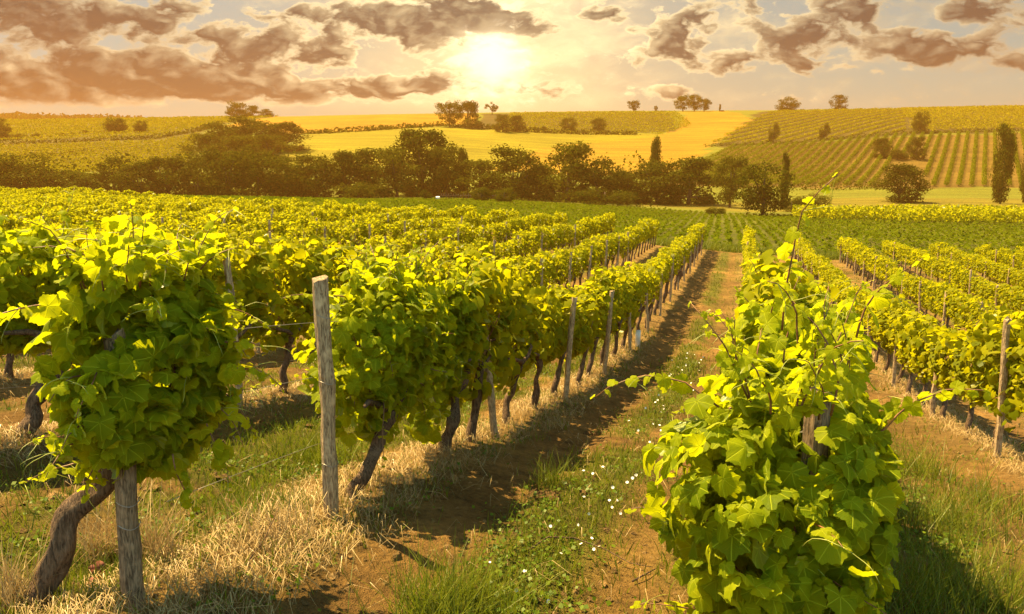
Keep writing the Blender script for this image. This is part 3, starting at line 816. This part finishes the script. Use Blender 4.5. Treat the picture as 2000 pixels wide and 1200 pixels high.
# dead leaves
def deadleaf(p, s, label, rot):
    mb = MB(); Rm = frames(np.array([rot]), np.array([[.3, .2, -.8]])); scatter(mb, HERO[1], np.zeros((1, 3)), Rm, np.array([s]), np.array([.5]))
    tag(mb.build('dead_leaf', M_DEAD, None, True, p), label, 'leaf')
deadleaf(at(190, 3.0)+[0, 0, .06], .045, 'curled rusty dead leaf on the ground left of the dark post', (.2, -.8, .5))
deadleaf(at(182, 2.92)+[0, 0, .03], .04, 'flat rusty dead leaf lying just below the curled one', (.4, -.3, .9))
# white flowers of bindweed: one mesh, single flowers
fb = MB(); th = np.linspace(0, 2*pi, 8)[:-1]
fb.add(np.r_[[[0, 0, 0]], np.c_[np.cos(th), np.sin(th), np.full(7, .45)]], [np.array([[0, 1+k, 1+(k+1) % 7] for k in range(7)])])
fmesh = fb.mesh('bindweed_flower', M_FLOWER)
fpts = [(1140, 4.7), (1195, 4.55), (1190, 4.65), (1212, 4.5), (1215, 4.4), (1150, 4.4), (1075, 4.0), (1095, 3.7), (1135, 3.75), (1155, 3.9), (1160, 3.72), (1025, 3.35), (1008, 3.2), (1070, 3.1), (957, 3.45), (1170, 3.8), (1205, 4.75), (1235, 5.3), (1130, 4.1)]
P = sample(2600, 5, 16, lambda x, y, d_: np.exp(-((d_-1.38)/.28)**2)*((x-(ROWX+ROWS*y)) > 0)*((x-(ROWX+ROWS*y)) < RSP)*sstep(.40, .55, fbm(x, y, .9, 61)), 1.)[:62]
allp = [at(*q) for q in fpts]+list(P)
for q in allp:
    s_ = .009 if q[1] < 5 else .009+.0005*q[1]
    o = link('bindweed_flower', fmesh, None, (q[0], q[1], q[2]+rng.uniform(.03, .07)), rng.uniform(0, 6), (s_, s_, s_))
    o.rotation_euler = (rng.normal(0, .5)+.4, rng.normal(0, .5), 0)
    tag(o, 'tiny white bindweed flower in the green strip of the path', 'flower', 'bindweed flowers in the path')

# ------------------------------------------------------------------ crop field beyond the vineyard
cb = MB(); pts = []
for k in range(-70, 110):
    y = np.arange(46.5, 132, .42); x = -4+k*.85+ROWS*y*.9+.4*np.sin(y*.02)
    pts.append(np.c_[x+rng.normal(0, .06, len(y)), y])
P = np.concatenate(pts); px, py = proj(P[:, 0], P[:, 1], H(P[:, 0], P[:, 1]))
k = (px > -60) & (px < 2060) & inpoly(P[:, 0], P[:, 1], [ppoly(540, 46), ppoly(2900, 46), ppoly(2900, 92), ppoly(1500, 112), ppoly(1200, 128), ppoly(800, 136), ppoly(400, 92), ppoly(-900, 88), ppoly(-900, 67), ppoly(0, 67)])
P = P[k]; P = np.c_[P, H(P[:, 0], P[:, 1])]
for q in range(2):
    n = len(P); scatter(cb, LOWL[q], P+np.c_[rng.normal(0, .1, n), rng.normal(0, .1, n), rng.uniform(.05, .28, n)], zrot(n, .7), rng.uniform(.16, .30, n), rng.beta(2, 3, n))
g = cb.build('crop_plants', M_CROP); tag(g, 'low green crop planted in rows beyond the end of the vines', 'crop', kind='stuff')

# ------------------------------------------------------------------ hillside vineyards
def hedge_rows(poly, slope, spacing, step, per, hgt, wid, leaf, name, label, gap=.02, stretch=None):
    """rows across a plot: x = c + slope*y (or along x when slope is None)"""
    poly = np.array([ppoly(*q) for q in poly]); x0, y0 = poly.min(0); x1, y1 = poly.max(0)
    dirv = np.array([slope, 1.])/math.hypot(slope, 1); nrm_ = np.array([dirv[1], -dirv[0]])
    cs = poly@nrm_; ts = poly@dirv; P = []
    for c_ in np.arange(cs.min(), cs.max(), spacing):
        t = np.arange(ts.min(), ts.max(), step); q = nrm_[None]*c_+dirv[None]*t[:, None]
        k = inpoly(q[:, 0], q[:, 1], poly) & (rng.random(len(t)) > gap); P.append(q[k])
    P = np.concatenate(P); P = np.repeat(P, per, 0); n = len(P)
    a = rng.uniform(-1, 1, n); P = P+dirv[None]*rng.uniform(-.5, .5, (n, 1))*step+nrm_[None]*(a*wid*.5)[:, None]
    z = H(P[:, 0], P[:, 1])+rng.uniform(.22, 1., n)*hgt*(1-.2*a*a)
    out_ = np.c_[nrm_[0]*a, nrm_[1]*a, np.full(n, .5)]
    mb = MB()
    for q in range(2):
        k = np.arange(n) % 2 == q; m_ = int(k.sum())
        Rm = frames(norm(out_[k]+rng.normal(0, .4, (m_, 3))), rng.normal(size=(m_, 3)))
        scatter(mb, LOWL[q], np.c_[P, z][k], Rm, leaf*rng.uniform(.7, 1.25, m_), rng.beta(2, 2.4, m_))
    o = mb.build(name, M_LEAFB if name == 'vineyard_strip' else M_STRIP if slope == .595 else M_HEDGE); tag(o, label, 'vineyard', 'vineyard plots on the hills', 'stuff'); return o
hedge_rows([(1298, 212), (1330, 200), (1400, 190), (1560, 192), (1690, 192), (1735, 236), (1790, 236), (1800, 192), (2150, 192), (2100, 276), (1410, 276)], .595, 2.7, .5, 14, 1.5, 1.15, .27, 'hillside_vines', 'long striped vine rows running up the right hillside above the big bush tree')
hedge_rows([(1375, 284), (1752, 284), (1748, 415), (1500, 415)], .95, 5.6, .7, 8, 1.0, 1.5, .40, 'hillside_vines', 'upper vineyard of slanting rows below the two round ridge trees')
hedge_rows([(1760, 284), (2150, 284), (2150, 330), (1760, 330)], .15, 4.6, .7, 8, 1.6, 1.2, .40, 'hillside_vines', 'narrow vineyard band of short upright rows above the striped slope')
hedge_rows([(1750, 338), (2150, 338), (2150, 425), (1740, 425)], -.5, 5.6, .8, 8, 1.0, 1.5, .42, 'hillside_vines', 'topmost vineyard on the ridge above the narrow band')
hedge_rows([(960, 318), (1290, 318), (1345, 345), (1310, 412), (1000, 410)], -1.5, 6.5, .8, 8, 1.0, 1.6, .42, 'hillside_vines', 'central ridge vineyard of slanting rows behind the two small round trees')
hedge_rows([(-300, 275), (330, 275), (425, 330), (560, 416), (-300, 412)], 2.4, 9.0, .8, 9, 1.0, 2.6, .45, 'hillside_vines', 'upper vineyard covering the left ridge above the line of bushes')
hedge_rows([(-300, 195), (260, 195), (375, 215), (400, 285), (330, 265), (-300, 262)], 1.1, 4.6, .6, 9, 1.1, 1.4, .38, 'hillside_vines', 'lower vineyard on the left hill above the dark woods')
hedge_rows([(1555, 96), (1700, 93), (2300, 84), (2300, 106), (1540, 106)], -8., 2.4, .4, 16, 1.75, .9, .26, 'vineyard_strip', 'tall vine hedge strip crossing behind the green crop at right')

# ------------------------------------------------------------------ trees
def crown(seed, kind):
    """unit crown (height 1, base at 0, half width about .5) as leaf clumps with gaps"""
    r_ = np.random.default_rng(seed); L = []
    if kind == 'round':
        for q in range(34):
            d_ = norm(r_.normal(size=3)); L.append((np.array([.36*d_[0], .36*d_[1], .48+.36*d_[2]]), r_.uniform(.12, .20)))
    elif kind == 'wood':          # leafy down to the ground
        for q in range(46):
            a = r_.uniform(0, 6.3); z = .06+.84*r_.random(); w = .40*math.sqrt(max(.02, 1-((z-.42)/.56)**2)); rr = w*math.sqrt(r_.random())
            L.append((np.array([rr*cos(a), rr*sin(a), z]), r_.uniform(.09, .17)))
    elif kind == 'oak':
        for q in range(40):
            a = r_.uniform(0, 6.3); z = .15+.73*r_.random(); w = .42*math.sqrt(max(.05, 1-((z-.52)/.46)**2)); rr = w*math.sqrt(r_.random())
            L.append((np.array([rr*cos(a), rr*sin(a), z]), r_.uniform(.08, .16)))
    elif kind == 'poplar':
        for q in range(44):
            z = .06+.88*q/43; w = .36*sin(pi*min(1, (z+.08)*.86))**.7; a = r_.uniform(0, 6.3)
            L.append((np.array([w*.5*cos(a), w*.5*sin(a), z]), .07+.26*w*r_.uniform(.6, 1.1)))
    elif kind == 'bush':
        for q in range(18):
            a = r_.uniform(0, 6.3); rr = .38*math.sqrt(r_.random()); z = .12+.62*r_.random()*(1-rr)
            L.append((np.array([rr*cos(a), rr*sin(a), z]), r_.uniform(.13, .22)))
    elif kind == 'sparse':
        for q in range(24):
            d_ = norm(r_.normal(size=3))*r_.uniform(.5, 1); L.append((np.array([.40*d_[0], .40*d_[1], .56+.36*d_[2]]), r_.uniform(.06, .12)))
    mb = MB(); P = []; O = []
    for c_, s_ in L:
        n = int(7000*s_*s_)+30; d_ = norm(r_.normal(size=(n, 3))*np.array([1, 1, .8]))
        b = 1+.25*np.sin(d_@r_.normal(0, 4, 3)+r_.uniform(0, 6))
        P.append(c_+d_*(s_*b*(.62+.48*r_.random(n)))[:, None]*np.array([1, 1, .85])); O.append(d_)
    P = np.concatenate(P); O = np.concatenate(O); n = len(P); P[:, 2] = np.maximum(P[:, 2], .03)
    Rm = frames(norm(O+r_.normal(0, .5, (n, 3))+[0, 0, .3]), r_.normal(size=(n, 3)))
    for q in range(2):
        k = np.arange(n) % 2 == q
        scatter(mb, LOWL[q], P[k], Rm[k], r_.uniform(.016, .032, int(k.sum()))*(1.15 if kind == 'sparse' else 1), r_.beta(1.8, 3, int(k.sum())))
    tk = MB(); base = .36 if kind in ('round', 'oak', 'sparse') else .25
    tube(tk, [[0, 0, -.04], [.01, 0, base*.5], [0, .01, base], [.01, 0, base+.3]], [.032, .024, .020, .008], 7)
    for c_, s_ in L[:8]:
        tube(tk, [[0, 0, base*.6], (np.array([0, 0, base])+c_)*.5, c_], [.013, .009, .004], 5)
    return mb.mesh('crown', M_TREE), tk.mesh('trunk', M_TRUNK)
KINDS = {k: [crown(500+17*i+s, k) for s in range(nv)] for i, (k, nv) in enumerate((('round', 3), ('wood', 5), ('oak', 4), ('poplar', 2), ('bush', 3), ('sparse', 2)))}
def tree(px, base, top, w, y, kind, label, group=None, name=None):
    """column, ground line and top line in the photograph, crown width there, distance (None: read off the ground line)"""
    p = at(px, y) if y else hit(px, base, 120)
    dep = p[1]; zt = zr(top)*dep; hgt = max(1.2, zt-p[2]); wd = w/F*dep*(1.28 if group == G1 else 1.02)
    cr, tk = KINDS[kind][hash((px, base)) % len(KINDS[kind])]
    nm = name or {'poplar': 'poplar_tree', 'bush': 'shrub'}.get(kind, 'broadleaf_tree')
    o = link(nm, None, None, p-np.array([0, 0, .1]), rng.uniform(0, 6), (wd, wd, hgt)); tag(o, label, 'shrub' if kind == 'bush' else 'tree', group)
    link('trunk', tk, o); link('crown', cr, o)
G1, G2, G3, G4 = 'trees of the valley wood', 'trees on the ridge', 'bushes along the left hill track', 'lone trees in the valley meadow'
TREES = [
 (878, 248, 193, 54, None, 'oak', 'left one of two big ridge trees beneath the bright sun glow', G2), (914, 250, 192, 50, None, 'oak', 'right one of two big ridge trees beneath the bright sun glow', G2),
 (922, 252, 222, 40, None, 'bush', 'rounded shrub in front of the two big ridge trees', G2), (961, 232, 196, 30, 400, 'sparse', 'small thin crowned tree right of the two big ridge trees', G2),
 (982, 258, 222, 40, None, 'wood', 'left one of two touching round trees below the central vineyard', G2), (1010, 258, 224, 38, None, 'wood', 'right one of two touching round trees below the central vineyard', G2),
 (1111, 258, 226, 34, None, 'round', 'round dark tree alone below the central ridge vineyard', G2), (1169, 258, 228, 33, None, 'round', 'second round tree under the central vineyard, toward the golden slope', G2),
 (1044, 256, 243, 12, None, 'bush', 'tiny shrub beside the two touching round trees', G2), (1060, 257, 243, 20, None, 'bush', 'low shrub midway between touching trees and lone round tree', G2),
 (1237, 219, 194, 25, 418, 'oak', 'small lone tree on the skyline above the central vineyard', G2), (1281, 218, 206, 9, 418, 'oak', 'tiniest tree on the skyline right of the small lone tree', G2),
 (1334, 220, 183, 36, 418, 'oak', 'left tree of the tight skyline clump of three', G2), (1356, 220, 182, 32, 420, 'oak', 'middle tree of the tight skyline clump of three', G2), (1375, 220, 190, 28, 416, 'oak', 'right tree of the tight skyline clump of three', G2),
 (1406, 220, 203, 7, 418, 'poplar', 'tiny dark cypress on the skyline right of the clump', G2), (1411, 220, 213, 8, 418, 'bush', 'tiny skyline shrub at the foot of the cypress', G2),
 (1537, 216, 189, 48, 418, 'wood', 'broad low tree on the skyline over the upper vineyard', G2), (1637, 214, 184, 36, 418, 'wood', 'round crowned skyline tree right of the broad low one', G2),
 (1511, 250, 224, 22, 283, 'bush', 'small dark tree on the grassy terrace under the broad ridge tree', G2), (1610, 250, 228, 21, 283, 'bush', 'small dark tree on the terrace under the round crowned ridge tree', G2), (1797, 252, 216, 36, 283, 'wood', 'dark leaning tree on the terrace at the narrow vineyard band', G2),
 (1722, 308, 268, 44, None, 'wood', 'dark bush amid the striped hillside vines', G4), (1752, 312, 284, 46, None, 'bush', 'low brownish bush between the two dark hillside bushes', G4), (1790, 312, 266, 38, None, 'wood', 'tall dark bush right of the low brownish hillside bush', G4),
 (1755, 394, 318, 112, 152, 'wood', 'big spreading dark bush tree at the foot of the striped hillside', G4), (1953, 395, 240, 62, 150, 'poplar', 'tall dark poplar standing before the right hillside', G4), (2003, 398, 268, 46, 152, 'poplar', 'poplar cut by the picture edge beside the tall dark poplar', G4),
 (1489, 421, 308, 128, 110, 'oak', 'large lone tree with visible trunk standing in the meadow', G4), (1530, 402, 297, 30, 140, 'poplar', 'dark slim poplar behind the large lone meadow tree', G4), (1425, 404, 298, 80, 142, 'oak', 'dark tree left behind the large lone meadow tree', G4),
 (1582, 405, 360, 72, 128, 'bush', 'dark round bush right of the large lone meadow tree', G4), (1545, 404, 374, 52, 126, 'bush', 'small bush between the lone meadow tree and the round bush', G4), (1398, 420, 392, 40, 110, 'bush', 'small dark shrub alone on the meadow edge', G4),
 (1345, 402, 303, 115, 150, 'wood', 'rightmost big tree of the valley wood', G1), (1283, 400, 312, 110, 150, 'wood', 'rounded green tree second from the right of the valley wood', G1), (1279, 380, 266, 32, 165, 'poplar', 'slim poplar rising behind the right part of the wood', G1),
 (1108, 402, 274, 132, 150, 'wood', 'tallest bulky tree in the right half of the valley wood', G1), (1165, 402, 305, 104, 148, 'wood', 'broad tree right of the tallest bulky tree', G1), (1180, 408, 352, 100, 138, 'bush', 'wide pale bush in front of the right part of the wood', G1), (1225, 402, 330, 88, 152, 'wood', 'low tree in the dip right of the broad tree', G1),
 (1003, 396, 284, 110, 150, 'wood', 'domed tree left of the tallest bulky tree', G1), (938, 394, 308, 99, 152, 'wood', 'paler loose tree left of the domed tree', G1), (905, 392, 288, 34, 155, 'poplar', 'slim poplar left of the paler loose tree', G1), (1050, 398, 330, 77, 155, 'wood', 'tree filling the gap between domed and bulky trees', G1),
 (940, 402, 362, 40, 118, 'round', 'left one of two small orchard trees before the wood', G4), (985, 404, 360, 48, 117, 'round', 'right one of two small orchard trees before the wood', G4), (832, 379, 362, 26, 125, 'bush', 'small bright bush on the field edge before the wood', G4),
 (825, 386, 247, 115, 160, 'wood', 'tallest tree in the orange glowing middle of the wood', G1), (872, 388, 278, 77, 156, 'wood', 'tree touching the tallest middle tree on its right', G1), (775, 386, 284, 93, 154, 'wood', 'tree touching the tallest middle tree on its left', G1),
 (722, 386, 284, 88, 154, 'wood', 'rounded tree second left of the tallest middle tree', G1), (672, 386, 292, 85, 152, 'wood', 'tree third left of the tallest middle tree', G1), (700, 386, 340, 70, 142, 'bush', 'yellowish low bush tree in front of the glowing wood', G1),
 (620, 386, 300, 88, 152, 'wood', 'lower tree below the bare golden field corner', G1), (562, 386, 302, 88, 152, 'wood', 'loose light tree below the hillside grove', G1), (575, 386, 325, 77, 156, 'wood', 'low filling tree behind the loose light tree', G1),
 (505, 387, 288, 93, 152, 'wood', 'tree under the middle of the hillside grove', G1), (445, 388, 290, 99, 150, 'wood', 'tree under the left part of the hillside grove', G1), (388, 388, 296, 93, 150, 'wood', 'rounded tree left below the hillside grove', G1),
 (330, 388, 302, 88, 150, 'wood', 'tree midway between hillside grove and the picture edge', G1), (278, 389, 312, 85, 150, 'wood', 'low tree under the left vineyard rows', G1), (225, 390, 302, 68, 152, 'wood', 'narrow tree standing up into the left vineyard', G1),
 (170, 390, 334, 88, 150, 'wood', 'low rounded tree in the dip of the left wood', G1), (105, 390, 326, 104, 150, 'wood', 'wide low tree right of the big leftmost tree', G1), (35, 390, 296, 132, 150, 'wood', 'big dark leftmost tree of the valley wood', G1), (-40, 390, 300, 110, 150, 'wood', 'tree of the valley wood cut by the left picture edge', G1),
 (410, 330, 258, 93, 215, 'wood', 'left lower tree of the hillside grove', G1), (437, 318, 240, 93, 235, 'wood', 'upper left tree of the hillside grove', G1), (492, 308, 228, 99, 240, 'wood', 'middle tree of the hillside grove', G1), (552, 304, 237, 88, 245, 'wood', 'right tree of the hillside grove ending at the golden field', G1), (470, 330, 262, 99, 215, 'wood', 'front middle tree of the hillside grove', G1), (530, 315, 262, 88, 228, 'wood', 'front right tree of the hillside grove', G1),
 (463, 236, 197, 46, 395, 'wood', 'tallest tree of the ridge clump above the hillside grove', G2), (492, 234, 205, 44, 405, 'wood', 'middle tree of the ridge clump above the hillside grove', G2), (520, 232, 213, 32, 412, 'wood', 'lowest end tree of the ridge clump above the hillside grove', G2),
 (228, 268, 228, 48, 300, 'wood', 'ragged dark tree standing on the left hill track', G3), (222, 268, 234, 36, 300, 'bush', 'dense bush inside the ragged tree on the track', G3), (277, 270, 234, 34, 298, 'wood', 'smaller dark tree right of the ragged track tree', G3),
 (4, 276, 228, 36, 285, 'wood', 'dark tree at the picture edge on the left hill track', G3), (34, 276, 255, 30, 285, 'bush', 'wide bush beside the dark edge tree on the track', G3), (72, 274, 255, 20, 288, 'bush', 'first small bush along the left hill track', G3), (98, 272, 262, 9, 290, 'bush', 'tiniest bush along the left hill track', G3), (122, 272, 257, 17, 292, 'bush', 'third small bush along the left hill track', G3), (144, 271, 257, 17, 294, 'bush', 'fourth small bush along the left hill track', G3), (166, 269, 253, 13, 296, 'oak', 'slim little tree midway along the left hill track', G3), (195, 268, 257, 11, 298, 'bush', 'last small bush before the ragged track tree', G3)]
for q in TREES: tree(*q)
# low scrub along field margins
def scrub(pts, hgt, wid, leaf, name, label, dens=16.):
    pts = np.array([at(a, b) for a, b in pts]); P = []
    for a, b in zip(pts[:-1], pts[1:]):
        n = int(np.linalg.norm(b-a)*dens); t = rng.random((n, 1)); P.append(a*(1-t)+b*t)
    P = np.concatenate(P); n = len(P); P[:, :2] += rng.normal(0, wid*.5, (n, 2)); lump = .35+1.1*fbm(P[:, 0], P[:, 1], 6, 5)
    P[:, 2] = H(P[:, 0], P[:, 1])+rng.random(n)**1.5*hgt*lump
    mb = MB(); Rm = frames(norm(rng.normal(0, .7, (n, 3))+[0, 0, .6]), rng.normal(size=(n, 3))); scatter(mb, LOWL[0], P, Rm, leaf*rng.uniform(.6, 1.3, n), rng.beta(2, 3, n))
    tag(mb.build(name, M_TREE), label, 'hedge', 'scrub hedges on field edges')
scrub([(600, 288), (700, 300), (860, 334), (1050, 318), (1240, 318)], 1.8, 2.2, .7, 'field_hedge', 'scrubby hedge along the lower edge of the golden field')
scrub([(-60, 268), (120, 270), (300, 272), (390, 300), (430, 345)], 1.5, 2., .5, 'field_hedge', 'dark hedge line along the left hill track')
scrub([(1540, 186), (1640, 186), (1720, 190)], 2.2, 2.4, .4, 'field_hedge', 'dark low hedge at the foot of the striped hillside')
scrub([(1380, 280), (1600, 280), (1800, 281), (2050, 281)], 1.2, 1.6, .4, 'field_hedge', 'thin green terrace hedge above the striped hillside')
scrub([(0, 236), (90, 240), (180, 246)], 1.4, 2., .45, 'field_hedge', 'short dark hedge crossing the lower left vineyard')
scrub([(1000, 136), (1150, 132), (1290, 122)], .8, 2., .3, 'field_hedge', 'weedy verge between orchard trees and green crop', 9)
scrub([(1720, 238), (1795, 238)], 1.0, 2.0, .35, 'field_hedge', 'low brown scrub under the dark hillside bushes')
scrub([(-80, 158), (200, 158), (500, 160), (800, 162), (1100, 158), (1400, 156)], 8., 6., .5, 'wood_undergrowth', 'dense undergrowth filling the valley wood under its trees', 48)
# far wooded ridge at the left
k = 9000; xs = rng.uniform(-640, -290, k); ys = rng.uniform(690, 750, k); hh = 8.5*fbm(xs, ys, 18, 3)**1.2
mb = MB(); P = np.c_[xs, ys, H(xs, ys)+rng.random(k)*hh]; scatter(mb, LOWL[0], P, frames(norm(rng.normal(0, .6, (k, 3))+[0, -.4, .6]), rng.normal(size=(k, 3))), rng.uniform(1., 2.2, k), rng.beta(2, 3, k))
tag(mb.build('distant_woods', M_TREE), 'far wooded ridge peeping over the left vineyard', 'woods', kind='stuff')
# small white box on the field edge, rail fence
p = at(855, 122); mb = MB()
bx_ = np.array([[-.35, -.2, 0], [.35, -.2, 0], [.35, .2, 0], [-.35, .2, 0], [-.3, -.2, .5], [.3, -.2, .5], [.3, .2, .62], [-.3, .2, .62]])
mb.add(bx_, [np.array([[0, 1, 5, 4], [1, 2, 6, 5], [2, 3, 7, 6], [3, 0, 4, 7], [4, 5, 6, 7]])])
tag(mb.build('water_box', M_WHITE, None, False, p), 'small white box on the field edge before the wood', 'box')
p = at(880, 126); fo = link('paling_fence', None, None, p); tag(fo, 'low brown paling fence between the white box and the orchard trees', 'fence')
mb = MB()
for q in range(24): tube(mb, [[q*.4-1.5, 0, -.1], [q*.4-1.5, .02, rng.uniform(.8, 1.15)]], .04, 5)
mb.build('palings', M_TRUNK, fo)
mb = MB(); tube(mb, [[-1.6, .03, .7], [8, .03, .7]], .03, 5); mb.build('rail', M_TRUNK, fo)

# ------------------------------------------------------------------ haze
def haze():
    m, t = mat('warm_haze')
    v = node(t, 'ShaderNodeVolumePrincipled', {'Color': (.85, .38, .08, 1), 'Density': .00055, 'Anisotropy': .15})
    node(t, 'ShaderNodeOutputMaterial', {'Volume': v.outputs[0]})
    x0, x1, y0, y1, z0, z1 = -1010, 1010, -16, 905, float(gzz.min())-1, float(gzz.max())+14
    v_ = [[x, y, z] for x in (x0, x1) for y in (y0, y1) for z in (z0, z1)]
    f_ = np.array([[0, 1, 3, 2], [4, 6, 7, 5], [0, 4, 5, 1], [2, 3, 7, 6], [0, 2, 6, 4], [1, 5, 7, 3]])
    o = MB().add(v_, f_).build('haze', m, None, False); tag(o, kind='stuff')
haze()
